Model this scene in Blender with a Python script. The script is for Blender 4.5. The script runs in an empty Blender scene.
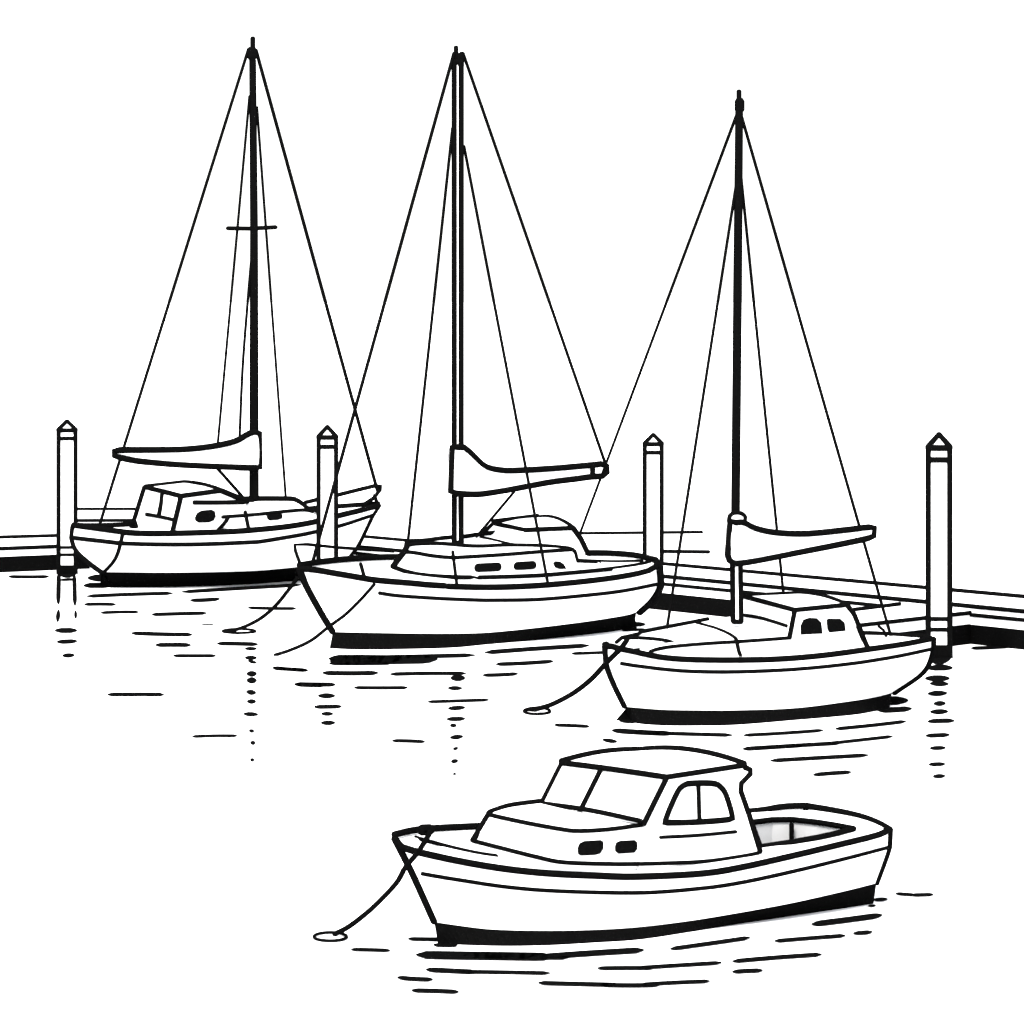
# Harbour in the manner of an ink drawing: white painted boats, posts and docks with black trim on every edge.
import bpy, math, random
from mathutils import Vector
from mathutils.bvhtree import BVHTree
from mathutils.geometry import tessellate_polygon

sc = bpy.context.scene
FOC, EYE, HOR = 4400.0, 6.8, 300.0            # focal length in pixels, eye height in metres, horizon row

# ------------------------------------------------------------------ materials
def mat(name, col, var=0.0, scale=4.0, rough=0.9):
    m = bpy.data.materials.new(name); m.use_nodes = True
    nt = m.node_tree; b = nt.nodes['Principled BSDF']
    b.inputs['Roughness'].default_value = rough
    b.inputs['Specular IOR Level'].default_value = 0.0
    n = nt.nodes.new('ShaderNodeTexNoise'); n.inputs['Scale'].default_value = scale; n.inputs['Detail'].default_value = 4
    tc = nt.nodes.new('ShaderNodeTexCoord'); nt.links.new(tc.outputs['Object'], n.inputs['Vector'])
    r = nt.nodes.new('ShaderNodeValToRGB')
    r.color_ramp.elements[0].position = .3; r.color_ramp.elements[1].position = .7
    r.color_ramp.elements[0].color = tuple(c * (1 - var) for c in col) + (1,)
    r.color_ramp.elements[1].color = tuple(min(1, c * (1 + var)) for c in col) + (1,)
    nt.links.new(n.outputs['Fac'], r.inputs['Fac']); nt.links.new(r.outputs['Color'], b.inputs['Base Color'])
    return m
WHITE = mat('white_paint', (.82, .82, .82), .03)
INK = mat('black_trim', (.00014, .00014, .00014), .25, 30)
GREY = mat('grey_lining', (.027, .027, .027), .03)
WATER = mat('white_water', (.82, .82, .82), .02, .3)
MATS = [WHITE, INK, GREY]

# ------------------------------------------------------------------ geometry helpers
CAM = Vector((0, 0, EYE))
def ray(u, v): return Vector(((u - 512) / FOC, 1.0, (HOR - v) / FOC))
def at(u, v, depth): return CAM + ray(u, v) * depth
def on_z(u, v, z=0.0):
    d = ray(u, v); return CAM + d * ((z - EYE) / d.z)
def crop(ox, oy, k, s):
    return [(ox + float(a.split(',')[0]) / k, oy + float(a.split(',')[1]) / k) for a in s.split()]
def smooth(pts, n):
    """n points evenly along a Catmull-Rom curve through pts (2D or 3D tuples)"""
    P = [Vector(p).to_3d() if len(p) == 2 else Vector(p) for p in pts]
    if len(P) == 2: dense = [P[0].lerp(P[1], i / 60) for i in range(61)]
    else:
        Q = [P[0] * 2 - P[1]] + P + [P[-1] * 2 - P[-2]]; dense = []
        for i in range(1, len(Q) - 2):
            for k in range(24):
                t = k / 24; a, b, c, d = Q[i-1], Q[i], Q[i+1], Q[i+2]
                dense.append(.5 * ((2*b) + (c-a)*t + (2*a-5*b+4*c-d)*t*t + (3*b-a-3*c+d)*t**3))
        dense.append(P[-1])
    L = [0]
    for a, b in zip(dense, dense[1:]): L.append(L[-1] + (b - a).length)
    out = []; j = 0
    for i in range(n):
        s = L[-1] * i / (n - 1)
        while j < len(L) - 2 and L[j+1] < s: j += 1
        t = (s - L[j]) / max(1e-9, L[j+1] - L[j]); out.append(dense[j].lerp(dense[j+1], min(1, max(0, t))))
    return out
def curve2(pts, n=None):
    n = n or max(2, len(pts) * 6)
    return [(p.x, p.y) for p in smooth(pts, n)]

class MB:
    def __init__(s): s.v, s.f, s.m = [], [], []
    def add(s, vs, fs, m):
        o = len(s.v); s.v += [Vector(x) for x in vs]
        for f in fs: s.f.append([i + o for i in f]); s.m.append(m)
    def poly(s, pts, m=0): s.add(pts, [list(range(len(pts)))], m)
    def grid(s, rows, m=0):
        n = len(rows[0]); vs = [p for r in rows for p in r]
        s.add(vs, [[i*n+j, i*n+j+1, (i+1)*n+j+1, (i+1)*n+j] for i in range(len(rows)-1) for j in range(n-1)], m)
    def tube(s, pts, r, m=1, closed=False, seg=8, lift=0.0):
        P = [Vector(p) for p in pts]
        if lift: P = [p + Vector((0, 0, lift * (r if not isinstance(r, list) else r[0]))) for p in P]
        if len(P) < 2: print('SHORT LINE'); return
        Q = [P[0]]
        for p in P[1:]:
            if (p - Q[-1]).length > 1e-5: Q.append(p)
        P = Q
        if closed and (P[0] - P[-1]).length < 1e-5: P.pop()
        if len(P) < 2: return
        n = len(P); T = []
        for i in range(n):
            a = P[i-1] if (i > 0 or closed) else P[i]; b = P[(i+1) % n] if (i < n-1 or closed) else P[i]
            t = (P[i]-a).normalized() + (b-P[i]).normalized()
            if t.length < 1e-6: t = b - a
            T.append(t.normalized())
        up = Vector((0, 0, 1)) if abs(T[0].z) < .9 else Vector((1, 0, 0))
        nrm = (up - T[0] * up.dot(T[0])).normalized(); rings = []
        rr = r if isinstance(r, (list, tuple)) else [r] * n
        for i in range(n):
            nrm = (nrm - T[i] * nrm.dot(T[i])).normalized(); bi = T[i].cross(nrm)
            ring = lambda c, q: [c + (nrm * math.cos(2*math.pi*k/seg) + bi * math.sin(2*math.pi*k/seg)) * q for k in range(seg)]
            if i == 0 and not closed: rings.append(ring(P[0] - T[0]*rr[0]*.6, rr[0]*.6))
            rings.append(ring(P[i], rr[i]))
            if i == n-1 and not closed: rings.append(ring(P[-1] + T[-1]*rr[-1]*.6, rr[-1]*.6))
        if closed: rings.append(rings[0])
        s.grid([g + [g[0]] for g in rings], m)
        if not closed: s.poly(rings[0][::-1], m); s.poly(rings[-1], m)
    def build(s, name, parent=None, local=None, kind=None):
        """local: function turning a world point into the parent's space"""
        me = bpy.data.meshes.new(name)
        vs = [tuple(local(v)) if local else tuple(v) for v in s.v]
        me.from_pydata(vs, [], s.f)
        used = sorted(set(s.m))
        for i in used: me.materials.append(MATS[i])
        me.polygons.foreach_set('material_index', [used.index(i) for i in s.m])
        me.validate(); me.update()
        o = bpy.data.objects.new(name, me); sc.collection.objects.link(o)
        if parent: o.parent = parent
        if kind: o['kind'] = kind
        return o

def thing(name, label, cat, loc, rz=0, group=None):
    o = bpy.data.objects.new(name, None); sc.collection.objects.link(o)
    o.location = loc; o.rotation_euler = (0, 0, rz); o['label'] = label; o['category'] = cat
    if group: o['group'] = group
    return o

class Craft:
    """A boat's own frame: x to the bow, y to the side that faces the camera, z up."""
    def __init__(s, name, label, cat, bow_wl, theta, bow_left, group=None):
        th = math.radians(theta); c, n = math.cos(th), math.sin(th)
        s.O = on_z(*bow_wl); s.F = Vector((-c, -n, 0)) if bow_left else Vector((c, n, 0)); s.N = Vector((n, -c, 0))
        s.root = thing(name, label, cat, s.O, math.atan2(s.F.y, s.F.x), group)
        s.left = Vector((-s.F.y, s.F.x, 0)); s.v, s.f = [], []
        s.depth = s.O.y
    def W(s, x, y, z): return s.O + s.F * x + s.N * y + Vector((0, 0, z))
    def L(s, w): d = w - s.O; return Vector((d.dot(s.F), d.dot(s.N), d.z))
    def mesh_local(s, w): d = Vector(w) - s.O; return Vector((d.dot(s.F), d.dot(s.left), d.z))
    def mir(s, w): l = s.L(w); return s.W(l.x, -l.y, l.z)
    def solve(s, u, v, fn):
        """first point along the pixel's ray where fn(local) falls through zero"""
        t0, t1, n = s.depth - 9, s.depth + 22, 240; d = ray(u, v); pa = fn(s.L(CAM + d * t0)); ta = t0
        for i in range(1, n + 1):
            t = t0 + (t1 - t0) * i / n; q = fn(s.L(CAM + d * t))
            if pa > 0 >= q:
                lo, hi = ta, t
                for _ in range(40):
                    m = (lo + hi) / 2
                    if fn(s.L(CAM + d * m)) > 0: lo = m
                    else: hi = m
                return CAM + d * hi
            pa, ta = q, t
        raise ValueError('no hit %s %s' % (u, v))
    def y(s, p, yy=0.0):
        g = yy if callable(yy) else (lambda x: yy)
        return s.solve(p[0], p[1], lambda l: l.y - g(l.x))
    def ys(s, pts, yy=0.0): return [s.y(p, yy) for p in pts]
    def solid(s, mb):
        o = len(s.v); s.v += mb.v; s.f += [[i + o for i in f] for f in mb.f]; s.bvh = None
    def drape(s, pts, lift=.01):
        """pixels onto the boat's own white surfaces"""
        if not s.bvh: s.bvh = BVHTree.FromPolygons(s.v, s.f)
        out = []
        for p in pts:
            d = ray(*p).normalized(); h = s.bvh.ray_cast(CAM, d)
            if h[0] is None: continue
            out.append(h[0] - d * lift)
        return out
    def r(s, px): return .5 * px * 1.3 * s.depth / FOC
    def part(s, mb, name, parent=None): return mb.build(name, parent or s.root, s.mesh_local)

def beam(B, xs, xb, k=0.0, tm=.45, p=2.0):
    def g(x):
        t = min(1, max(0, (x - xs) / (xb - xs)))
        if t < tm: return B * (1 - (1 - k) * ((tm - t) / tm) ** 2)
        return B * (1 - ((t - tm) / (1 - tm)) ** p)
    return g

def hull(c, rows, water, B, k, tm, p, shrink, far=None, stations=44, lines=(5.5, 3.6), stemw=5.5, sternw=5.5, camber=.03, deck=True, kfall=.10, sterns=None, ks=None, stern_bow=0.0):
    """rows: pixel curves bow -> stern of gunwale, rail line, (bilge,) top of the boot stripe; water: the waterline;
    far: the far gunwale where it shows"""
    R, G, n = [], [], len(rows)
    for i, px in enumerate(rows):
        Bi, ki = B * shrink[i], (ks[i] if ks else k * (1 - kfall * i))
        xb = c.L(c.y(px[0], 0)).x
        xs = c.L(c.y(px[-1], Bi * ki)).x
        g = beam(Bi, xs, xb, ki, tm, p); G.append(g)
        R.append([c.y(q, g) for q in curve2(px, stations)])
    c.g = G[0]
    wr = [c.L(on_z(q[0], q[1], .006)) for q in curve2(water, stations)]
    wr[0].y = 0
    for j in range(1, 4): wr[j].y = max(.05 * j, wr[j].y)
    R.append([c.W(*l) for l in wr])
    keel = [c.W(l.x, max(0, min(l.y, G[-1](l.x))) * .8, -.5) for l in wr]
    M = [[c.mir(w) for w in r] for r in R[:-1]]
    M.append([c.W(l.x, -max(0, min(l.y, G[-1](l.x) * .97)), l.z) for l in wr]); km = [c.mir(w) for w in keel]
    if far:
        gm = lambda x: -G[0](x); M[0] = [c.y(q, gm) for q in curve2(far, stations)]
    R[0][0] = M[0][0] = c.W(c.L(R[0][0]).x, 0, c.L(R[0][0]).z)
    hb = MB()
    def fair(S):                        # rounded sections through the traced rows
        out = []
        for i in range(n - 1):
            for q in range(5 if i else 1):
                t = q / 5; row = []
                for j in range(stations):
                    b, d = S[i][j], S[i+1][j]; a = S[i-1][j] if i > 0 else b * 2 - d; e = S[i+2][j] if i + 2 < n else d * 2 - b
                    row.append(.5 * ((2*b) + (d-a)*t + (2*a-5*b+4*d-e)*t*t + (3*b-a-3*d+e)*t**3))
                out.append(row)
        out.append(S[n-1]); return out
    FR, FM = fair(R), fair(M)
    for S in (FR, FM): hb.grid(S)
    hb.grid([[S[0] for S in FR], [S[0] for S in FM]])
    cols = []
    for j in range(9):                  # the stern panel, bowed aft
        t = j / 8; cols.append([a[-1].lerp(b[-1], t) - c.F * stern_bow * math.sin(math.pi * t) * (1 - .5 * i / len(FR)) for i, (a, b) in enumerate(zip(FR, FM))])
    hb.grid(cols); hb.poly([q[0] for q in cols])
    c.solid(hb)
    hb.tube([S[0] for S in FR], c.r(stemw))
    hull_o = c.part(hb, 'hull')
    bb = MB()
    for S, K_ in ((R, keel), (M, km)): bb.grid([S[n-1], S[n], K_], 1)
    for e in (0, -1): bb.grid([[R[n-1][e], R[n][e], keel[e]], [M[n-1][e], M[n][e], km[e]]], 1)
    c.part(bb, 'boot_stripe')
    gw = MB(); gw.tube(R[0], c.r(lines[0])); gw.tube(M[0], c.r(lines[0]), lift=1.0 if far else .5)
    if k > 0: gw.tube([q[0] + Vector((0, 0, (1.0 if far else .5) * c.r(lines[0]) * j / 8)) for j, q in enumerate(cols)], c.r(lines[0]))
    c.part(gw, 'gunwale')
    rr = MB(); a = getattr(c, 'rail_from', 0)
    for S in (R, M): rr.tube(S[1][a:], c.r(lines[1]))
    c.part(rr, 'rub_rail')
    sp = MB(); end = [S[-1] for S in FR]
    if k > .3: end += [S[-1] for S in FM][::-1]
    sw = c.r(sternw); nf = len(FR)
    if sterns: sw = [c.r(sterns[0])] * nf + [c.r(sterns[1])] * nf
    if k < .3: end = [q - c.F * sw * .5 + c.N * sw * .5 for q in end]
    sp.tube(end, sw); c.part(sp, 'stern_trim')
    if deck:
        db = MB(); rows_ = []
        for j in range(9):
            t = j / 8; row = []
            for w, m in zip(R[0], M[0]):
                q = m.lerp(w, t); row.append(q + Vector((0, 0, camber * 4*t*(1-t) * min(1, (w-m).length / 2) - .01)))
            rows_.append(row)
        db.grid(rows_); c.solid(db); c.part(db, 'deck')
    c.R, c.M, c.G = R, M, G
    return hull_o
def report(c, name):
    print(name, 'wl y:', [round(c.L(w).y, 2) for w in c.R[-1][::6]], 'boot z', [round(c.L(w).z, 2) for w in c.R[-2][::6]],
          'sheer x', round(c.L(c.R[0][0]).x, 2), round(c.L(c.R[0][-1]).x, 2), 'sheer z', [round(c.L(w).z, 2) for w in c.R[0][::8]])

def window(c, px, parent, name='window', m=1, lift=.03):
    P = c.drape(px, lift); mb = MB(); mb.poly(P, m)
    back = [w + ray(512, 500).normalized() * (lift + .01) for w in P]
    mb.grid([P + [P[0]], back + [back[0]]], m)
    return c.part(mb, name, parent)
def rrect(x0, y0, x1, y1, r=.35, skew=0.0):
    out = []; rx = min(x1-x0, y1-y0) * r
    for cx, cy, a0 in ((x1-rx, y0+rx, -90), (x1-rx, y1-rx, 0), (x0+rx, y1-rx, 90), (x0+rx, y0+rx, 180)):
        for k in range(6):
            a = math.radians(a0 + 90*k/5); X = cx + rx*math.cos(a); Y = cy + rx*math.sin(a)
            out.append((X, Y + skew * (X - (x0+x1)/2)))
    return out

# ------------------------------------------------------------------ sky, sun, camera
SUN_EL, SUN_AZ = math.radians(52), math.radians(200)       # high, behind the camera's left shoulder
w = bpy.data.worlds.new('World'); sc.world = w; w.use_nodes = True
nt = w.node_tree; bg = nt.nodes['Background']
sky = nt.nodes.new('ShaderNodeTexSky'); sky.sky_type = 'NISHITA'; sky.sun_disc = False
sky.sun_elevation = SUN_EL; sky.sun_rotation = SUN_AZ; sky.dust_density = 1; sky.air_density = 1
mx = nt.nodes.new('ShaderNodeMix'); mx.data_type = 'RGBA'; mx.inputs[0].default_value = .85   # thin white overcast in front of the sky
mx.inputs[7].default_value = (5, 5, 5, 1)
nt.links.new(sky.outputs['Color'], mx.inputs[6]); nt.links.new(mx.outputs[2], bg.inputs['Color']); bg.inputs['Strength'].default_value = .15
sl = bpy.data.lights.new('sun', 'SUN'); sl.energy = 1.5; sl.angle = math.radians(20); sl.color = (1, .97, .93)
so = bpy.data.objects.new('sun', sl); sc.collection.objects.link(so)
sd = Vector((math.sin(SUN_AZ) * math.cos(SUN_EL), math.cos(SUN_AZ) * math.cos(SUN_EL), math.sin(SUN_EL)))
so.rotation_euler = sd.to_track_quat('Z', 'Y').to_euler(); so.location = (0, -10, 40)
cd = bpy.data.cameras.new('camera'); cam = bpy.data.objects.new('camera', cd); sc.collection.objects.link(cam)
cam.location = CAM; cam.rotation_euler = (math.radians(90), 0, 0)
cd.sensor_width = 36; cd.lens = 36 * FOC / 1024; cd.shift_y = (HOR - 512) / 1024; cd.clip_start = .5; cd.clip_end = 40000
sc.camera = cam
vs = sc.view_settings; vs.view_transform = 'Standard'; vs.look = 'None'; vs.gamma = 1; vs.exposure = 6
sc.cycles.sample_clamp_direct = sc.cycles.sample_clamp_indirect = 2.0 / 2 ** 6   # the white paint tops out at paper white
sc.cycles.max_bounces = 6; sc.render.film_transparent = False

# ------------------------------------------------------------------ water
wb = MB()
xs = [-9000, -600, -80, 80, 600, 9000]; yv = [-300, 20, 80, 160, 700, 3000, 14000]
wb.grid([[(x, y, 0) for x in xs] for y in yv])
wo = wb.build('water', kind='structure'); wo.data.materials[0] = WATER

# ------------------------------------------------------------------ ripples and reflections: dark wavelets; mast and piling reflections modelled as flat black strips
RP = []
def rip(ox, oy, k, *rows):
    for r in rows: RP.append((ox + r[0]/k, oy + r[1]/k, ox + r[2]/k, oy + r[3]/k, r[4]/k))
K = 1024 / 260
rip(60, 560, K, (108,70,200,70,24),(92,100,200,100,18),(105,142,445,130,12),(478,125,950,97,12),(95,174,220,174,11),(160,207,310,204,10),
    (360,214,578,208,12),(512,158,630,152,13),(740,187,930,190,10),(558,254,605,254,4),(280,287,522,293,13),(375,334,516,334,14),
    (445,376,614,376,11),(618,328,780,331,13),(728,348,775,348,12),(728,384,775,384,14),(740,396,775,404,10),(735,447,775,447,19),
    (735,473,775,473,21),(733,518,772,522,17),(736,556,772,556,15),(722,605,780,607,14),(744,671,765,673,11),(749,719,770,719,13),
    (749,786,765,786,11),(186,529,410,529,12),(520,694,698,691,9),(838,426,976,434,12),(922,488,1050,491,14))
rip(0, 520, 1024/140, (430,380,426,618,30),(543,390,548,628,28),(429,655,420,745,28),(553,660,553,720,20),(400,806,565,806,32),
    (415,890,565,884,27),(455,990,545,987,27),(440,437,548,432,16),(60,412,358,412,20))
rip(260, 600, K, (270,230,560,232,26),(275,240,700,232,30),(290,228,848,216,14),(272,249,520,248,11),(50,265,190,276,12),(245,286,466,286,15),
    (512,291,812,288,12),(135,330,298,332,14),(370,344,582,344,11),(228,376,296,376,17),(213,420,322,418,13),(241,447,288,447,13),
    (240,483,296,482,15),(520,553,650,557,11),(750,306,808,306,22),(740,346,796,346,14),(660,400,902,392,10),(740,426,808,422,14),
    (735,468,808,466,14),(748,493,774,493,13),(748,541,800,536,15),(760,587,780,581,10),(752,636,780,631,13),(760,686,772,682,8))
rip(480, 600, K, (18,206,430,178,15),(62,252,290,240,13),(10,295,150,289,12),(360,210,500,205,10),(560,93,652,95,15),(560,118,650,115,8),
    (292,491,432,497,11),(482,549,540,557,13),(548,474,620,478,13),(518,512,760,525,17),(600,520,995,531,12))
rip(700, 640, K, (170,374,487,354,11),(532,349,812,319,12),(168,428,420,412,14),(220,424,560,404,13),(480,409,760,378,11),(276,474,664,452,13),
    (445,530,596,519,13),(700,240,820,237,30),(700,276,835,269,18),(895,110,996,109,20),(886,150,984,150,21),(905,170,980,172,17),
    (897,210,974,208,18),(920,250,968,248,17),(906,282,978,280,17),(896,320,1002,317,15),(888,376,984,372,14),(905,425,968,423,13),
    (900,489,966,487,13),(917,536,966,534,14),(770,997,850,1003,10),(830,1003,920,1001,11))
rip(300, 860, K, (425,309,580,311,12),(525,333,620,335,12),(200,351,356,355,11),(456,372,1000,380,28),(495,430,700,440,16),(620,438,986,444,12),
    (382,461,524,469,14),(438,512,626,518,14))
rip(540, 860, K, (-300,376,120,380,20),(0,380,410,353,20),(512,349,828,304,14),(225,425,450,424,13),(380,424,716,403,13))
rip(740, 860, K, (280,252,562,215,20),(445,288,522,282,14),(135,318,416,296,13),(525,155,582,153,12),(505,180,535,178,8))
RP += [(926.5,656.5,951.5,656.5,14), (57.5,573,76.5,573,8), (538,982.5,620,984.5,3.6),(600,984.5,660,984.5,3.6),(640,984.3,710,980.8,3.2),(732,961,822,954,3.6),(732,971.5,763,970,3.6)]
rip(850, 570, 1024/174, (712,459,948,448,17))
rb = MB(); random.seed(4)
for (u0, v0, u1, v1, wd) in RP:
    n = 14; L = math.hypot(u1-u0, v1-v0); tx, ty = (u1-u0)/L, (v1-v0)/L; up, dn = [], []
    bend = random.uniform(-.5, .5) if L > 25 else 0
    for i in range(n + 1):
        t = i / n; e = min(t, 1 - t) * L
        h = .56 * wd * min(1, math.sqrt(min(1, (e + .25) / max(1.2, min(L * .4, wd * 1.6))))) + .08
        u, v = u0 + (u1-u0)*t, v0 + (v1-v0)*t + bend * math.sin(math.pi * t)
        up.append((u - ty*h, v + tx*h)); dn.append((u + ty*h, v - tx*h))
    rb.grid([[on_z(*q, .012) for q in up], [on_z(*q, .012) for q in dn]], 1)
ro = rb.build('water_ripple_reflection_strips', kind='stuff'); ro['label'] = 'short black ripples and broken reflections on the white water'; ro['category'] = 'ripples'

# ------------------------------------------------------------------ docks
def dock(name, label, corners, z, fascia, floatd, depthref, group, edges=(3.2, 3.2, 3.2), ends=(True, True), cat='dock', joints=()):
    """corners in pixels: far left, far right, near right, near left of the deck at height z"""
    P = [on_z(*q, z) for q in corners]; cx = sum(P, Vector()) / 4
    t = thing(name, label, cat, Vector((cx.x, cx.y, 0)), 0, group); loc = lambda q: Vector(q) - Vector((cx.x, cx.y, 0))
    dn = lambda p, h: Vector((p.x, p.y, h)); r = lambda px: .5 * px * 1.3 * cx.y / FOC
    b = MB(); zb = z - fascia
    b.poly(P); b.poly([dn(p, zb) for p in P])
    for i in range(4): b.poly([P[i], P[(i+1) % 4], dn(P[(i+1) % 4], zb), dn(P[i], zb)])
    b.tube([P[0], P[1]], r(edges[0]), lift=.8); b.tube([P[3], P[2]], r(edges[1]))
    for e, (i, j) in zip(ends, ((0, 3), (1, 2))):
        if e: b.tube([P[i], P[j]], r(edges[1])); b.tube([P[j], dn(P[j], zb)], r(edges[1]))
    for tt in joints:
        q = P[3].lerp(P[2], tt); b.tube([q, dn(q, zb)], r(4.2))
    b.build('deck_slab', t, loc)
    if edges[2]:
        e = MB(); e.tube([dn(P[3], zb + edges[3] if len(edges) > 3 else zb), dn(P[2], zb + edges[3] if len(edges) > 3 else zb)], r(edges[2])); e.build('edge_trim', t, loc)
    if floatd:
        f = MB(); q = [p.lerp(cx, .01) for p in P]
        for i in range(4): f.poly([dn(q[i], zb), dn(q[(i+1) % 4], zb), dn(q[(i+1) % 4], -.3), dn(q[i], -.3)], 1)
        f.poly([dn(p, zb - .002) for p in q], 1)
        f.build('float', t, loc)
    return t
GD = 'white docks edged in black'
dock('dock', 'white dock with black float at the left edge behind the far left piling',
     [(-400, 550.1), (92, 536.2), (92, 545), (-400, 564.4)], .60, .20, True, 0, GD, (3.2, 3.2, 0), (False, False))
dock('dock.001', 'long white dock with black float running behind the sailboats to the right edge',
     [(340, 535.8), (1400, 632.8), (1400, 647.9), (340, 544.8)], .75, .36, True, 0, GD, (3.4, 3.4, 3.0, .19), (False, False))
dock('dock.002', 'short white finger dock behind the right piling and the stern of the right sailboat',
     [(825, 615), (925, 602.6), (998, 609.6), (860, 625.3)], .62, .22, True, 0, GD, (3.4, 3.4, 0), (False, False), joints=(1.0,))
dock('pier', 'distant low white pier seen over the stern of the left sailboat',
     [(70, 510.3), (300, 510.3), (300, 519.8), (70, 520.5)], .7, .75, False, 0, None, (2.6, 2.6, 0), (False, False), cat='pier')
dock('pier', 'distant low white pier seen between the middle sailboat and the right mast',
     [(578, 534.8), (702, 533.6), (709, 551.8), (650, 551.2)], .7, .75, False, 0, None, (2.8, 2.8, 0), (False, False), cat='pier')

# ------------------------------------------------------------------ pilings
def piling(u, vbase, vtip, label, first=None):
    base = on_z(u, vbase); s = base.y / FOC
    hgt = (vbase - vtip) * s
    if first is None:
        t = thing('piling', label, 'piling', base, 0, 'pilings standing in the water')
        hw = .200; e = .054; cap = 3.83 - .275
        def sq(z, h=hw): return [Vector((-h, -h, z)), Vector((h, -h, z)), Vector((h, h, z)), Vector((-h, h, z))]
        def box(z0, z1, m, h=hw):
            b = MB(); a, d = sq(z0, h), sq(z1, h); b.grid([a + [a[0]], d + [d[0]]], m); b.poly(a, m); b.poly(d, m); return b
        b = box(-.6, cap, 0)
        for i in range(4): b.tube([sq(-.6)[i], sq(cap)[i]], e)
        b.build('post', t)
        c = MB(); q = sq(cap + .002, hw + .015); tip = Vector((0, 0, 3.83 - .05))
        for i in range(4): c.poly([q[i], q[(i+1) % 4], tip]); c.tube([q[i], tip], e)
        c.tube(q, e, closed=True); c.build('cap', t)
        for z, rr in ((cap - .20, .05), (.66, .038), (.48, .038)):
            d = MB(); d.tube(sq(z, hw + .01), rr, closed=True); d.build('band', t)
        d = box(-.5, .22, 1, hw + .055); d.build('foot', t)
        return t
    t = first.copy(); sc.collection.objects.link(t); t.location = base; t['label'] = label
    for ch in first.children:
        k = ch.copy(); sc.collection.objects.link(k); k.parent = t
    return t
PS = [(67, 573.5, 419, 'piling at the far left, beside the stern of the left sailboat'),
      (327.3, 602, 424.5, 'piling standing between the left sailboat and the bow of the middle sailboat'),
      (653.2, 592, 432.5, 'piling standing behind the stern of the middle sailboat'),
      (939, 657, 431.5, 'tallest piling, at the right beside the stern of the right sailboat')]
p0 = None
for (u, vb, vt, lab) in PS:
    t = piling(u, vb, vt, lab, p0); p0 = p0 or t
    base = on_z(u, vb); h = (vb - vt) * base.y / FOC
    px = {67: 17, 327.3: 17.5, 653.2: 17, 939: 21.5}[u] * base.y / FOC
    t.rotation_euler.z = -math.atan2(base.x, base.y)
    t.scale = (px / .40, px / .40, h / 3.83)

# ------------------------------------------------------------------ rigging helpers
def stay(c, a, b, px, name='stay'):
    m = MB(); m.tube([a, b], c.r(px * .86), seg=6); return c.part(m, name)
def cover(c, top, bot, width, px=6.0, off=.20):
    """furled sail under its cover along the boom: top and bottom outline in pixels, swelling to both sides"""
    n = 28; T = c.ys(curve2(top, n), off); Bm = c.ys(curve2(bot, n), off); b = MB(); rows = []; back = []
    for k in range(9):
        a = math.pi * k / 8
        rows.append([tp.lerp(bt, .5 - .5*math.cos(a)) + c.N * width * math.sin(a) * min(1, (tp-bt).length / .5) for tp, bt in zip(T, Bm)])
        back.append([tp.lerp(bt, .5 - .5*math.cos(a)) - c.N * (width + off) * math.sin(a) * min(1, (tp-bt).length / .5) for tp, bt in zip(T, Bm)])
    b.grid(rows); b.grid(back); c.solid(b)
    b.tube([q + c.N * .03 for q in T + Bm[::-1]], c.r(px), closed=True)
    return c.part(b, 'sail_cover')
def square_mast(c, pxs, wpx, lw, name='mast', black_top=None, sub=None):
    """mast of square section, white with black corner strips; pxs: bottom and top pixels on the centreline"""
    a, t = c.ys(pxs); h = .5 * wpx * c.depth / FOC - c.r(lw); m = MB()
    off = [Vector((-h, -h, 0)), Vector((h, -h, 0)), Vector((h, h, 0)), Vector((-h, h, 0))]
    A = [a + o for o in off]; B = [t + o for o in off]
    m.grid([A + [A[0]], B + [B[0]]]); m.poly(A); m.poly(B)
    for i in range(4): m.tube([A[i], B[i]], c.r(lw))
    m.tube(A, c.r(lw), closed=True); m.tube(B, c.r(lw), closed=True)
    return c.part(m, name, sub)
def ink(c, pts, px, lift=.012, close=False, n=None):
    """black trim laid on the boat's surfaces"""
    m = MB(); P = c.drape(curve2(pts, n) if len(pts) > 2 else curve2(pts, 14), lift)
    m.tube(P, c.r(px), closed=close); return m

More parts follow.
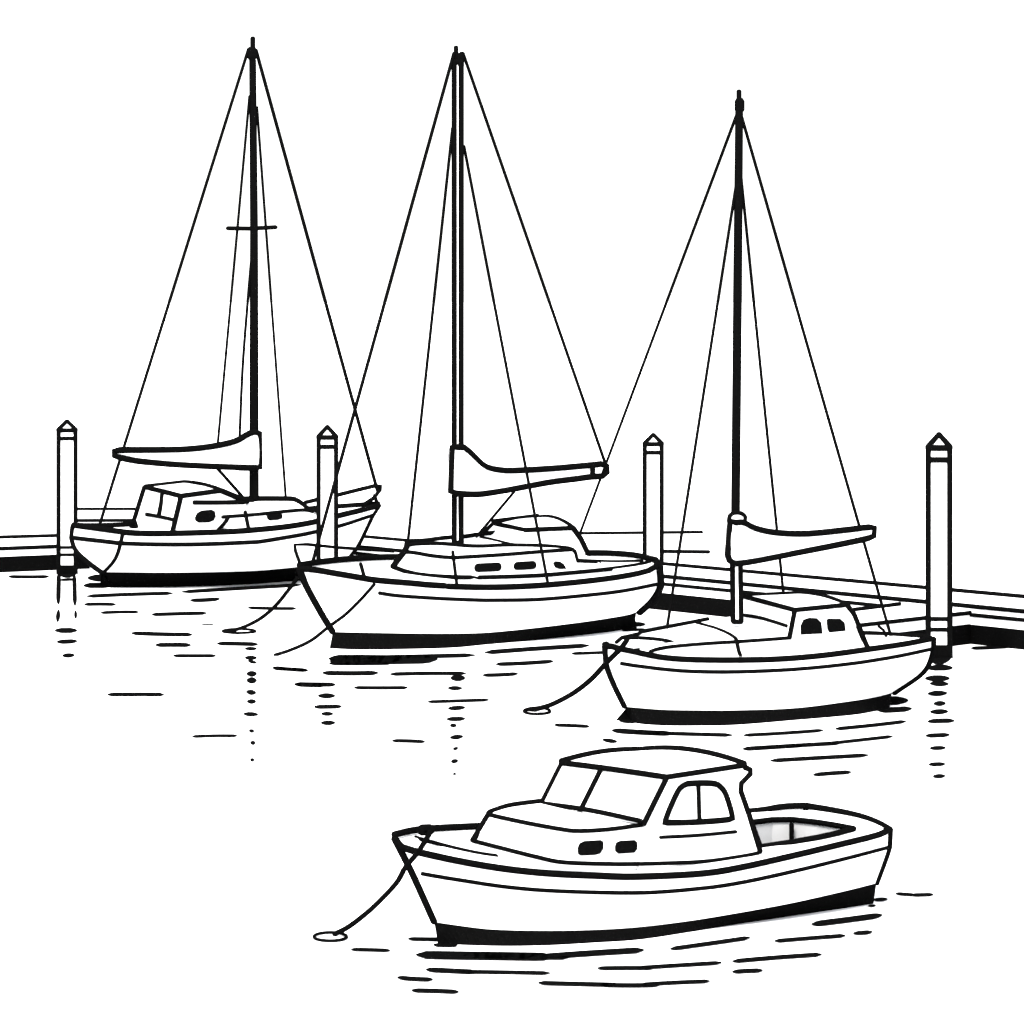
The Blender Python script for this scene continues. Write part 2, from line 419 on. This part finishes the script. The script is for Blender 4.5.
# ================================================================== motorboat
def motorboat():
    c = Craft('motorboat', 'white motorboat with a wheelhouse and open grey cockpit, nearest boat, without a mast', 'motorboat', (439, 943.5), 37, True)
    A = lambda s: crop(380, 720, K, s); Bq = lambda s: crop(640, 720, K, s)
    sheer = A('56,466 90,502 250,543 450,580 650,603 850,613 1010,617') + Bq('240,605 400,580 600,535 800,487 930,455 985,432')
    rub = [(411, 871)] + A('190,609 330,632 500,657 700,673 1024,680') + Bq('240,663 400,640 600,597 800,548 982,500')
    boot = A('213,795 330,812 450,825 650,830 850,826 1024,815') + Bq('200,790 400,757 600,720 800,675 932,642')
    wl = A('235,880 450,888 650,886 850,875 1024,863') + Bq('200,833 400,800 600,770 800,740 920,722')
    c.rail_from = 1
    far = [(395.5, 838), (412, 834), (431, 832), (474, 829.8), (560, 826), (660, 821), (752, 814.5), (782, 810), (806, 809)]
    hull(c, [sheer, rub, boot], wl, 1.12, .80, .42, 1.8, (1, .99, .86), far, lines=(5.6, 3.6), stemw=5.6, sternw=5.2, deck=False, stern_bow=.20)
    report(c, 'motor')
    S = [c.L(q) for q in c.R[0]]; S2 = [c.L(q) for q in c.M[0]]
    def zs(x, y=None):
        if y is not None:
            h = max(.05, c.g(x)); t = min(1, max(0, (y + h) / (2 * h))); return zl(S2, x) * (1 - t) + zl(S, x) * t
        return zl(S, x)
    def zl(S, x):
        for a, b in zip(S, S[1:]):
            if min(a.x, b.x) <= x <= max(a.x, b.x): return a.z + (b.z - a.z) * (x - a.x) / (b.x - a.x + 1e-9)
        return S[0].z if x > S[0].x else S[-1].z
    # deck with the cockpit opening cut out of it
    hole_px = Bq('440,415 520,405 600,404 700,415 780,428 842,440') + Bq('780,457 700,475 595,494 478,512') 
    hole = [c.solve(q[0], q[1], lambda l: l.z - zs(l.x, l.y) + .01) for q in hole_px]
    loop = [q - Vector((0, 0, .01)) for q in c.R[0]] + [q - Vector((0, 0, .01)) for q in c.M[0][::-1][:-1]]
    flat = lambda P: [Vector((c.L(q).x, c.L(q).y, 0)) for q in P]
    d = MB(); d.add(loop + hole, [list(t) for t in tessellate_polygon([flat(loop), flat(hole)])], 0)
    c.solid(d)
    deck = c.part(d, 'deck')
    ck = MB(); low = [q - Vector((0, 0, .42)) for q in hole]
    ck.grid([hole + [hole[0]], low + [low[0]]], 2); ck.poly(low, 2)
    cw = c.part(ck, 'cockpit')
    t = MB(); t.tube([q + Vector((0, 0, .035)) for q in hole], c.r(5), closed=True); c.part(t, 'coaming')
    wk = Bq('597,410 594,494'); far = c.solve(wk[0][0], wk[0][1], lambda l: l.z - zs(l.x, l.y) + .01)
    pt = MB(); pt.tube([far, far - Vector((0, 0, .40))], c.r(4.0)); c.part(pt, 'divider', cw)
    c.part(ink(c, A('140,462 200,480 390,525 600,550 700,562'), 3.4), 'toe_rail')
    # trunk cabin with a wedge nose, wheelhouse on top
    CW = .92
    nose = c.L(c.y((489, 814.5), .02)).x; full = c.L(c.y((578, 831), CW)).x
    def cw_(x):
        t = min(1, max(0, (nose - x) / (nose - full))); return min(max(.02, .83 * c.g(x - .15)), .02 + (CW - .02) * (1 - (1 - t) ** 1.7))
    top_px = [(488.5, 814.6), (515, 820.5), (537.4, 825), (560, 829), (578, 831), (610, 829.2), (643.5, 824.5)]
    bot_px = A('365,475 480,505 620,540 720,560 900,567 1024,567')
    top = c.ys(curve2(top_px, 26), cw_); bot = c.ys(curve2(bot_px, 26), lambda x: cw_(x - .12) + .0)
    hb = MB(); farp = [(488.8, 813.6), (507, 807.6), (524, 804.8), (543, 802.5)]
    top[0] = c.y(top_px[0], 0); bot[0] = c.y(bot_px[0], 0); ft = c.ys(curve2(farp, 26), lambda x: -cw_(x)); ft[0] = top[0]; ft[-1] = c.mir(top[-1]); fb = [c.mir(q) for q in bot]
    inn = lambda q: c.W(c.L(q).x - .02, c.L(q).y * .9, min(c.L(q).z, zs(c.L(q).x, c.L(q).y * .9) - .015))
    hb.grid([[inn(q) for q in bot], bot, top]); hb.grid([[inn(q) for q in fb], fb, ft]); 
    hb.grid([top, [a.lerp(b, .5) for a, b in zip(top, ft)], ft])
    side_px = [(643.5, 824.5), (666, 779), (744.5, 767), (750, 769.5), (750, 774), (741, 783.5), (740.5, 791), (749, 815), (760, 851.5), (701, 861.7), (640, 864)]
    side = c.ys(side_px, CW); fs = [c.mir(q) for q in side]
    hb.poly(side); hb.poly(fs); hb.grid([side[8:], [inn(q) for q in side[8:]]]); hb.grid([fs[8:], [inn(q) for q in fs[8:]]])
    hb.grid([side[0:2], fs[0:2]])                            # windscreen plane
    for i in range(2, 8): hb.poly([side[i], side[i+1], fs[i+1], fs[i]])
    c.solid(hb)
    hb.tube(top, c.r(3.8)); hb.tube(bot, c.r(3.6))
    hb.tube([bot[0], top[0]], c.r(5)); hb.tube(ft, c.r(4.4), lift=.6)
    for P in (side, fs):
        hb.tube(P[0:2], c.r(4.6)); hb.tube(P[2:9], c.r(5)); 
    hb.tube(c.ys(curve2(bot_px[-1:] + Bq('240,558 400,537 465,524'), 20), CW), c.r(3.4))
    cabin = c.part(hb, 'wheelhouse')
    # roof: cambered sheet, thicker at the front lip
    rf = MB(); rows = []; n = 12
    for i in range(n + 1):
        t = i / n; a = side[1].lerp(side[2], t); b = fs[1].lerp(fs[2], t); row = []
        for j in range(13):
            q = j / 12; row.append(a.lerp(b, q) + Vector((0, 0, .02 + (.02 + .055 * t) * 4 * q * (1 - q) * (.3 + .7*t) + .035 * q * math.sin(math.pi * t))))
        rows.append(row)
    rf.grid(rows); c.solid(rf)
    rf.tube(rows[0], c.r(5)); rf.tube(rows[-1], c.r(5.4), lift=.4); rf.tube([r[0] for r in rows], c.r(4.6)); rf.tube([r[-1] for r in rows], c.r(5.4), lift=.5)
    c.part(rf, 'roof', cabin)
    ws = MB(); ws.tube(smooth([side[0] + c.F * .04, ft[-3].lerp(side[0], .5) + c.F * .02, fs[0] + c.F * .02 + Vector((0, 0, .025))], 14), c.r(4.2), lift=1.4); fw = c.F * .03; ws.tube([side[0].lerp(fs[0], .60) + fw, side[1].lerp(fs[1], .60) + fw], c.r(4)); 
    c.part(ws, 'windscreen_frame', cabin)
    win = Bq('95,405 118,345 150,278 172,258 200,250 290,250 322,268 340,300 362,378 348,392 220,402')
    fr = MB(); wp = c.drape(curve2(win + win[:1], 60), .004); fr.tube(wp[:-1], c.r(5), closed=True)
    fr.tube(c.drape(curve2(Bq('229,256 233,400'), 8), .004), c.r(4)); c.part(fr, 'side_window', cabin)
    c.part(ink(c, Bq('80,462 230,454 378,440'), 3), 'grab_rail', cabin)
    window(c, A('778,505 786,486 805,477 870,473 881,480 880,508 868,526 845,532 790,534 779,526'), cabin, 'porthole')
    window(c, A('925,500 930,483 946,476 1003,473 1014,482 1014,508 1002,523 940,527 926,517'), cabin, 'porthole')
    cl = MB(); q = c.y((426.5, 830), 0)
    cl.tube([q - c.F * .05 + Vector((0, 0, .0)), q + c.F * .07 + Vector((0, 0, .005))], c.r(9)); c.part(cl, 'cleat')
    return c

# ================================================================== right sailboat
def sailboat_right():
    c = Craft('sailboat', 'small white sailboat with a low wheelhouse and black mast, beside the right piling', 'sailboat', (626, 720), 36, True, 'sailboats moored at the docks')
    A = lambda s: crop(580, 500, 5.12, s); D = lambda s: crop(740, 500, 1024/284, s); Q = lambda s: crop(590, 620, 1024/150, s)
    sheer = [(604.5, 646)] + Q('125,172 200,195 300,215 400,238 520,258 700,270 1000,273') + D('145,573 300,560 450,540 600,518 690,500')
    rub = [(606, 664)] + Q('170,291 300,310 500,335 700,350 1000,353') + D('200,610 400,590 560,565 689,538')
    boot = [(624.5, 706.5)] + Q('300,597 500,612 700,616 1000,616') + D('200,750 400,725 500,708 548,695')
    wl = [(626, 719)] + Q('330,705 500,718 700,720 1000,714') + D('195,793 400,775 480,762 540,750')
    c.rail_from = 2
    bil = [(613, 683), (680, 691), (740, 692.5), (795, 690), (851, 683.5), (895, 676.5), (922, 671)]
    hull(c, [sheer, rub, bil, boot], wl, 1.6, .06, .45, 1.9, (1, .99, .95, .86), None, lines=(4.8, 3.2), stemw=4.6, sternw=5, camber=.05)
    report(c, 'right')
    # raised foredeck trunk
    near = c.ys(curve2(Q('410,216 470,196 590,178 800,160 1000,148') + D('100,503 178,497'), 30), lambda x: min(.80, .62 * c.g(x)))
    far = c.ys(curve2([(640, 633.5), (666, 628.5), (695, 623), (718, 618.5), (744, 615)], 30), lambda x: -.45 * c.g(x))
    d = MB(); d.grid([near, [a.lerp(b, .5) + Vector((0, 0, .02)) for a, b in zip(near, far)], far])
    d.grid([near, [q - Vector((0, 0, .30)) for q in near]]); d.grid([far, [q - Vector((0, 0, .30)) for q in far]])
    d.poly([near[0], far[0], far[0] - Vector((0, 0, .3)), near[0] - Vector((0, 0, .3))]); c.solid(d); d.tube(near, c.r(3)); d.tube(far[:20], c.r(3.4), lift=.7); trunk = c.part(d, 'cabin_trunk')
    bf = MB(); bf.tube(c.ys(Q('180,152 215,122 240,115')), c.r(3.4)); c.part(bf, 'bow_fitting')
    bw = MB(); bw.tube([c.y((623, 637.5), 0), far[0]], c.r(3.2)); c.part(bw, 'bow_seam')
    # hatch outline, seam across the trunk
    h = MB(); h.tube([c.y(q, .25) for q in curve2(Q('260,122 350,122 450,130 530,142 590,162'), 14)], c.r(3)); c.part(h, 'hatch', trunk)
    sm = ink(c, A('600,632 660,648 700,660 745,678 780,697 800,715 806,740 812,770 822,797'), 3.4); c.part(sm, 'deck_seam', trunk)
    # wheelhouse
    CW = .70
    npx = [(789.4, 638), (794.8, 610), (846.8, 604.8), (853.7, 613.7), (867.6, 648.4), (840, 652), (789, 657)]
    n = c.ys(npx, CW); f = c.ys([(738, 618), (742, 596), (798, 593.8), (812, 603), (822, 632), (800, 636), (745, 640)], -CW)
    b = MB(); b.poly(n); b.poly(f)
    b.grid([n[0:2], f[0:2]]); 
    rows = [[n[1].lerp(n[2], t).lerp(f[1].lerp(f[2], t), q) + Vector((0, 0, .05 * 4*q*(1-q) * t)) for q in [j/10 for j in range(11)]] for t in [i/8 for i in range(9)]]
    b.grid(rows)
    for i in (2, 3): b.poly([n[i], n[i+1], f[i+1], f[i]])
    b.poly([n[0], f[0], f[6], n[6]]); c.solid(b)
    b.tube(rows[0], c.r(4.2)); b.tube(rows[-1], c.r(4.6)); b.tube([r[0] for r in rows], c.r(4)); b.tube([r[-1] for r in rows], c.r(4.6))
    b.tube(n[0:2], c.r(4)); b.tube(n[2:5], c.r(4.6)); b.tube(f[2:5], c.r(4))
    c.bvh = None; lo = c.drape(curve2([(858, 626), (862.5, 637), (867.4, 647)], 8), .02); b.tube(lo, c.r(4.6))
    house = c.part(b, 'wheelhouse')
    wl_ = ink(c, crop(700, 580, 10.24, '455,360 620,388 750,425 890,470'), 3); c.part(wl_, 'windscreen_sill', house)
    window(c, D('219,486 218,455 228,432 250,424 278,426 294,442 298,482'), house)
    window(c, D('312,432 320,427 362,428 378,442 382,472 322,478 315,465'), house)
    t = MB(); t.tube(c.ys(D('500,455 518,470 530,500'), .25), c.r(2.4)); c.part(t, 'cleat')
    # mast, sail cover, rigging
    square_mast(c, [(737, 621.5), (736.3, 560)], 13.4, 4.0)
    m = MB(); P = c.ys([(735.3, 562), (735.6, 500), (737.5, 300), (739.2, 108)]); m.tube(P, [c.r(7.2)]*3 + [c.r(6.4)])
    m.tube(c.ys([(739.6, 110), (739.6, 101)]), c.r(8)); m.tube(c.ys([(739, 102), (739, 91)]), c.r(4.2)); c.part(m, 'mast_pole')
    col = MB(); P = c.ys(curve2([(728.8, 521.5), (730, 515.5), (735, 512.8), (741, 513.2), (745, 516.5), (744.5, 521.5)], 20), .24)
    col.poly(P); col.poly([q - c.N * .44 for q in P]); col.grid([P, [q - c.N * .44 for q in P]]); col.tube(P, c.r(3.6)); c.part(col, 'mast_collar')
    top = [(729, 521)] + A('790,115 835,112') + D('20,87 60,105 130,118 240,121 400,105 455,98 480,100')
    bot = [(726.5, 555), (730, 562.3), (740, 563)] + D('100,210 200,190 330,165 450,140 478,130')
    cover(c, top, bot, .08, 5.3)
    mt = lambda v: c.y((739.2, v), 0)
    return c, mt

# ================================================================== middle sailboat
def sailboat_middle():
    c = Craft('sailboat', 'white sailboat with two-lined white mast, its bow overlapping the left sailboat', 'sailboat', (334, 648), 40, True, 'sailboats moored at the docks')
    C3 = lambda s: crop(280, 420, 5.12, s); C4 = lambda s: crop(440, 420, 4.096, s); C2 = lambda s: crop(200, 400, 4, s); Z = lambda s: crop(385, 500, 1024/120, s); Y = lambda s: crop(280, 530, 1024/140, s)
    sheer = Y('140,282 260,292 400,316 560,343 700,366 1000,392') + Z('350,722 600,737') + C4('0,680 200,685 400,678 600,660 750,640 850,618') + [(656.5, 566)]
    rub = [(305.7, 585)] + Y('400,398 650,446 820,475 1000,490') + C3('850,915 1024,922') + C4('200,738 400,735 600,718 750,700 893,672')
    boot = Y('385,745 600,750 1000,757') + [(456, 633.5)] + C4('200,870 400,850 600,825 760,800 805,787')
    wl = Y('395,866 600,873 1000,868') + [(456, 647.3)] + C4('200,918 400,900 600,878 700,866 795,852')
    c.rail_from = 9
    far = [(301, 568.5), (318, 565.3), (350, 562), (394, 560), (440, 562), (520, 561), (586, 556), (630, 557.5), (656.5, 563)]
    bil = [(321, 613), (380, 617), (450, 617.5), (540, 612.5), (600, 605.5), (650.5, 599)]
    hull(c, [sheer, rub, bil, boot], wl, 1.5, .04, .45, 1.8, (1, .99, .94, .86), far, lines=(5, 3.2), stemw=5.4, sternw=6.6, camber=.04)
    report(c, 'middle')
    xf = c.L(c.y((394, 567), .1)).x; tap = lambda x: min(1, max(.02, (xf - x) / 2.2 + .02))
    CW = lambda x: .74 * c.g(x) * tap(x)
    bpx = Z('65,570 200,615 350,642 590,657 800,660') + C4('150,645 400,637 600,620 700,610')
    tpx = Z('160,445 240,447 400,475 560,490 700,485 1024,465') + C4('400,540 545,530')
    s2 = Z('185,400 260,385 420,380 540,385 700,400 850,403 1024,395') + C4('440,520 548,528')
    fpx = Z('190,366 330,360 470,342 560,333 680,325 780,310') + [(500, 534), (530, 533)]
    bot = c.ys(curve2(bpx, 36), CW); top = c.ys(curve2(tpx, 36), lambda x: .70 * c.g(x) * tap(x)); sh = c.ys(curve2(s2, 36), lambda x: .42 * c.g(x) * tap(x)); far = c.ys(curve2(fpx, 36), lambda x: -.25 * c.g(x) * tap(x))
    b = MB(); b.grid([[q - Vector((0, 0, .25)) for q in bot], bot, top, sh, far]); fdn = [q - Vector((0, 0, .55)) for q in far]; b.grid([far, fdn])
    b.poly([bot[-1], top[-1], sh[-1], far[-1], fdn[-1]])
    c.solid(b)
    b.tube(bot, c.r(3.6)); b.tube(top, c.r(3.2)); b.tube(sh, c.r(3.2), lift=.6); b.tube(far, c.r(4), lift=.6); b.tube([bot[0], top[0], sh[0], far[0]], c.r(5)); 
    trunk = c.part(b, 'cabin_trunk')
    # doghouse
    DW = .62
    n = c.ys([(513, 545), (524.5, 530), (573, 528), (580.4, 538.4), (587, 552), (577, 560.4), (573, 549.4), (547, 547.2)], DW)
    fp = c.ys([(480, 537.5), (493.7, 523.5), (538, 518), (547, 528), (553, 545), (545, 552), (540, 545), (515, 543)], -DW)
    d = MB(); d.poly(n); d.poly(fp); d.grid([n[0:2], fp[0:2]])
    rows = [[n[1].lerp(n[2], t).lerp(fp[1].lerp(fp[2], t), q) + Vector((0, 0, (.02 + .10 * math.sin(math.pi * min(1, .25 + .5 * t))) * 4*q*(1-q) * min(1, 3*t))) for q in [j/10 for j in range(11)]] for t in [i/8 for i in range(9)]]
    d.grid(rows)
    for i in (2, 3, 4): d.poly([n[i], n[i+1], fp[i+1], fp[i]])
    c.solid(d)
    d.tube(rows[0], c.r(4)); d.tube(rows[-1], c.r(4.6)); d.tube([r[0] for r in rows], c.r(4)); d.tube([r[-1] for r in rows], c.r(5), lift=.5)
    d.tube(n[2:5], c.r(5)); d.tube([fp[0], fp[1]], c.r(4.4))
    c.part(d, 'doghouse')
    c.part(ink(c, [(577, 560.6), (611, 561.9), (642, 561.3)], 3.4), 'cockpit_coaming')
    c.part(ink(c, [(600, 570), (623, 567), (640, 564.2), (654, 560.8)], 3.4), 'toe_rail')
    c.part(ink(c, [(481, 537.6), (498, 541.5), (515, 545.2), (547, 547), (572, 549.2), (577, 560)], 3.4), 'doghouse_base', trunk)
    for px in (rrect(474, 562.8, 501.8, 571.8, .48, -.045), rrect(513.5, 561.2, 536.6, 569.8, .46, -.06)): window(c, px, trunk)
    window(c, C4('463,588 470,578 492,579 508,590 519,609 490,611 472,604'), trunk)
    c.part(ink(c, Z('578,440 590,540 612,715'), 2.8), 'chain_plate', trunk)
    # pulpit rail at the bow
    p = MB(); zz = c.ys(Y('150,255 112,150 108,108 200,105'), 0) + c.ys(Y('420,128 620,142 830,155'), lambda x: -.5 * c.g(x)); p.tube(zz, c.r(2.8)); c.part(p, 'pulpit')
    c.part(ink(c, Y('590,250 612,330'), 3.4), 'bow_cleat')
    square_mast(c, [(457.7, 543), (457.7, 62)], 12.8, 4.4)
    tp = MB(); tp.tube(c.ys([(456.2, 66), (456, 47)]), c.r(3.8)); tp.tube(c.ys([(461.8, 66), (461.6, 53)]), c.r(3.8)); tp.tube(c.ys([(459, 66), (459, 56)]), c.r(8)); c.part(tp, 'masthead')
    top = C4('46,112 95,112 115,128 140,153 165,178 195,196 250,206 300,207 450,199 620,184 660,180 678,188')
    bot = C4('40,292 60,300 150,304 250,290 350,272 450,254 560,240 620,232 660,230 680,214')
    cover(c, top, bot, .08, 5.3)
    e = MB(); e.tube(c.ys(C4('625,186 625,232'), .27), c.r(4.4)); c.part(e, 'boom_end')
    m = lambda u, v: c.y((u, v), 0)
    stay(c, m(454, 53), c.y((312.5, 562.5), 0), 3.4)
    stay(c, m(452.5, 128), c.y((408, 541), -.35), 3.0)
    stay(c, m(464, 146), c.y((548, 584), c.g), 3.0)
    stay(c, m(463, 53), c.y((605.5, 464), 0), 3.2)
    stay(c, c.y((514, 492), 0), c.y((476.6, 536.5), 0), 3.2, 'boom_vang')
    return c

# ================================================================== left sailboat
def sailboat_left():
    c = Craft('sailboat', 'white sailboat seen from its rounded transom, with a crosstree on its mast, leftmost boat', 'sailboat', (340, 579.5), 30, False, 'sailboats moored at the docks')
    A = lambda s: crop(0, 400, 4, s); Q = lambda s: crop(200, 400, 4, s); T = lambda s: crop(0, 520, 1024/140, s)
    sheer = Q('715,422 640,442 560,461 470,485 350,506 200,521') + A('900,527 700,533 560,533 492,528')
    rub = [(372.5, 515)] + Q('560,503 470,525 400,540 250,565') + A('1000,569 800,577 600,577 482,573')
    boot = [(348, 558), (335, 561), (300, 566.5), (250, 571), (175, 572.5), (104, 572)]
    wl = [(340, 579.5), (322, 579.2), (300, 580), (250, 584), (175, 586.8), (112, 587), (100, 586)]
    c.rail_from = 0
    bil = [(359, 543), (317, 549.5), (262, 556), (175, 559), (117, 555)]
    turn = [(352, 553), (310, 558.5), (262, 564), (175, 566.3), (112, 563.5)]
    hull(c, [sheer, rub, bil, turn, boot], wl, 1.82, .80, .45, 1.8, (1, 1, .92, .87, .80), None, lines=(4.6, 3.4), stemw=4.6, camber=.03, ks=(.77, .75, .68, .45, .05), sterns=(3, 5.0))
    report(c, 'left')
    tr = MB(); tr.tube([c.R[1][-1], c.M[1][-1]], c.r(3.6)); c.part(tr, 'transom_rail')
    # wheelhouse with its after side to the viewer
    CW = .80
    n = c.ys([(172.5, 531.5), (181, 496), (221, 490.5), (246, 500.8), (246, 529), (200, 532.5)], CW)
    f = c.ys([(131.5, 530), (145, 487), (184, 482.6), (209, 495), (209, 527), (165, 528)], -CW)
    b = MB(); b.poly(n); b.poly(f); b.grid([n[0:2], f[0:2]])
    rows = [[n[1].lerp(n[2], t).lerp(f[1].lerp(f[2], t), q) + Vector((0, 0, .04 * 4*q*(1-q) * t)) for q in [j/8 for j in range(9)]] for t in [i/6 for i in range(7)]]
    b.grid(rows); b.poly([n[2], n[3], f[3], f[2]]); b.poly([n[3], n[4], f[4], f[3]]); c.solid(b)
    b.tube(rows[0], c.r(4)); b.tube(rows[-1], c.r(4.4)); b.tube([r[0] for r in rows], c.r(4)); b.tube([r[-1] for r in rows], c.r(4.4))
    b.tube(n[0:2], c.r(4)); b.tube(f[0:2], c.r(4.6)); b.tube([n[2], n[3]], c.r(4.4))
    house = c.part(b, 'wheelhouse')
    wf = ink(c, A('650,368 645,410 635,462'), 3.6); c.part(wf, 'window_post', house)
    c.part(ink(c, A('585,457 635,466 690,478'), 3), 'window_sill', house)
    # coachroof forward
    bt = c.ys(curve2([(232, 530.5), (262, 529), (287.5, 525), (317.5, 518)], 24), lambda x: .72 * c.g(x))
    tp = c.ys(curve2(A('890,468 1024,458') + Q('300,450 410,440 450,447'), 24), lambda x: .66 * c.g(x))
    rg = c.ys(curve2(A('885,409 1000,403') + Q('350,403 380,406 410,425 440,450 468,452'), 24), 0)
    d = MB(); d.grid([bt, tp, rg, [c.mir(q) for q in tp], [c.mir(q) for q in bt]]); d.poly([bt[0], tp[0], rg[0], c.mir(tp[0]), c.mir(bt[0])]); c.solid(d)
    d.tube(tp, c.r(3)); d.tube(rg, c.r(4.6), lift=.6); coach = c.part(d, 'coachroof')
    c.part(ink(c, A('775,410 860,410 950,409 1010,406'), 3.6), 'roof_edge', coach)
    c.part(ink(c, A('912,470 900,490 872,520'), 3), 'side_seam', coach)
    c.part(ink(c, Q('181,448 187,480 195,517'), 3.2), 'side_seam', coach)
    window(c, A('779,470 788,452 806,442 845,438 860,445 863,465 855,482 835,490 795,491 780,482'), house)
    window(c, Q('266,462 276,455 325,452 331,462 328,474 310,480 278,482 268,474'), coach)
    # stern rail, bow rail and sprit
    bx = MB(); bx.tube(c.ys(A('520,487 538,492 542,505 532,523'), -.45), c.r(5)); c.part(bx, 'winch')
    p = MB(); P = c.ys(Q('420,410 470,398 550,380 630,360 700,343 722,345 720,360 695,392 660,415'), .0); p.tube(P, c.r(3.4))
    p.tube(c.ys(Q('698,380 706,405 718,425'), 0), c.r(3)); c.part(p, 'pulpit')
    # mast and rigging
    m = MB(); m.tube(c.ys([(254, 499), (254, 400), (254, 228), (252.6, 60)]), [c.r(7.6), c.r(7.2), c.r(6.2), c.r(5.4)]); m.tube(c.ys([(252.8, 62), (252.8, 38)]), c.r(4)); 
    m.tube(c.ys([(252, 57), (252, 50)]), c.r(8)); mast = c.part(m, 'mast')
    s = MB(); s.tube(c.ys([(227.5, 228.3), (250, 228.6), (276, 227.2)], 0), c.r(3.4)); c.part(s, 'spreader', mast)
    top = A('455,205 480,200 560,200 700,199 780,194 850,185 910,173 950,160 980,142 1003,130') + Q('222,128 236,134')
    bot = A('455,222 470,228 500,235 560,245 700,257 860,265 1000,270') + Q('120,269 200,271 238,268')
    cover(c, top, bot, .08, 5.1)
    M0 = lambda u, v: c.y((u, v), 0)
    stay(c, M0(248.5, 49), c.y((99.5, 525), -.3), 3); stay(c, M0(256, 50), c.y((377.5, 491), 0), 3.4)
    stay(c, M0(249.5, 96), c.y((217.5, 447), -.05), 2.5); stay(c, M0(257, 107), c.y((286, 501), -.1), 2.5)
    sb = MB(); sb.tube([M0(*q) for q in curve2([(251.5, 258), (247, 310), (242.5, 370), (239.5, 440)], 14)], c.r(2.3), seg=6); c.part(sb, 'topping_lift')
    stay(c, c.y((217, 468), 0), c.y((245.5, 500), 0), 3.2, 'boom_vang')
    return c

motor = motorboat()
right, rmast = sailboat_right()
middle = sailboat_middle()
left = sailboat_left()
# rigging of the right sailboat; its long forward line is made fast on the middle boat's cockpit
stay(right, rmast(108), middle.y((580.5, 532), -.3), 3.2)
stay(right, rmast(165), right.y((667, 628), -.3), 3.0)
stay(right, rmast(158), right.y((783.3, 592.5), -.55), 3.0)
stay(right, rmast(108), right.y((891, 636.5), 0), 3.2)

# ------------------------------------------------------------------ mooring ropes
def rope(px, d0, label, loop=None, first=None, wpx=3.6, lw=2.6):
    end = on_z(px[-1][0], px[-1][1], .02); P2 = curve2(px, 26); n = len(P2)
    pts = (first or []) + [at(q[0], q[1], d0 + (end.y - d0) * (i / (n-1)) ** 1.0) for i, q in enumerate(P2)]
    t = thing('mooring_rope', label, 'rope', Vector((end.x, end.y, 0)), 0, 'mooring ropes slanting into the water')
    loc = lambda q: Vector(q) - Vector((end.x, end.y, 0)); r = .62 * wpx * end.y / FOC
    m = MB(); m.tube(pts, r); m.build('rope', t, loc)
    if loop:
        b = MB(); cx, cy, a, bb = loop
        b.tube([on_z(cx + a*math.cos(k*math.pi/12), cy + bb*math.sin(k*math.pi/12), .02) for k in range(24)], .62 * lw * end.y / FOC, closed=True); b.build('loop', t, loc)
    return t
rope(crop(380, 720, K, '195,448 150,520 100,580') + crop(300, 860, K, '380,90 300,175 230,235 180,270 135,292'), motor.depth - 1.0,
     'rope from the bow of the motorboat ending in a ring on the water', (330.3, 936.5, 16.5, 4.2), [motor.y((430, 831.5), 0)], 4.4)
rope(crop(480, 600, K, '580,155 555,190 500,245 440,310 370,365 290,408 240,425 190,433'), right.depth - .9,
     'rope from the bow of the right sailboat ending in a small loop on the water', (537, 711, 13, 3.2), None, 4.4)
rope(crop(280, 530, 1024/140, '690,396 640,455 560,540 470,625 360,705') + crop(260, 600, K, '200,160 120,197 58,217'), middle.depth - 1.6,
     'thin rope hanging from the side of the middle sailboat across its stem', None, None, 3.0)
rope(crop(200, 400, 4, '390,712 350,765 300,825 240,875 170,910 105,928'), middle.depth - .3,
     'rope from the stem of the middle sailboat falling below the left sailboat', (239, 631.2, 16, 2.0), None, 3.2)
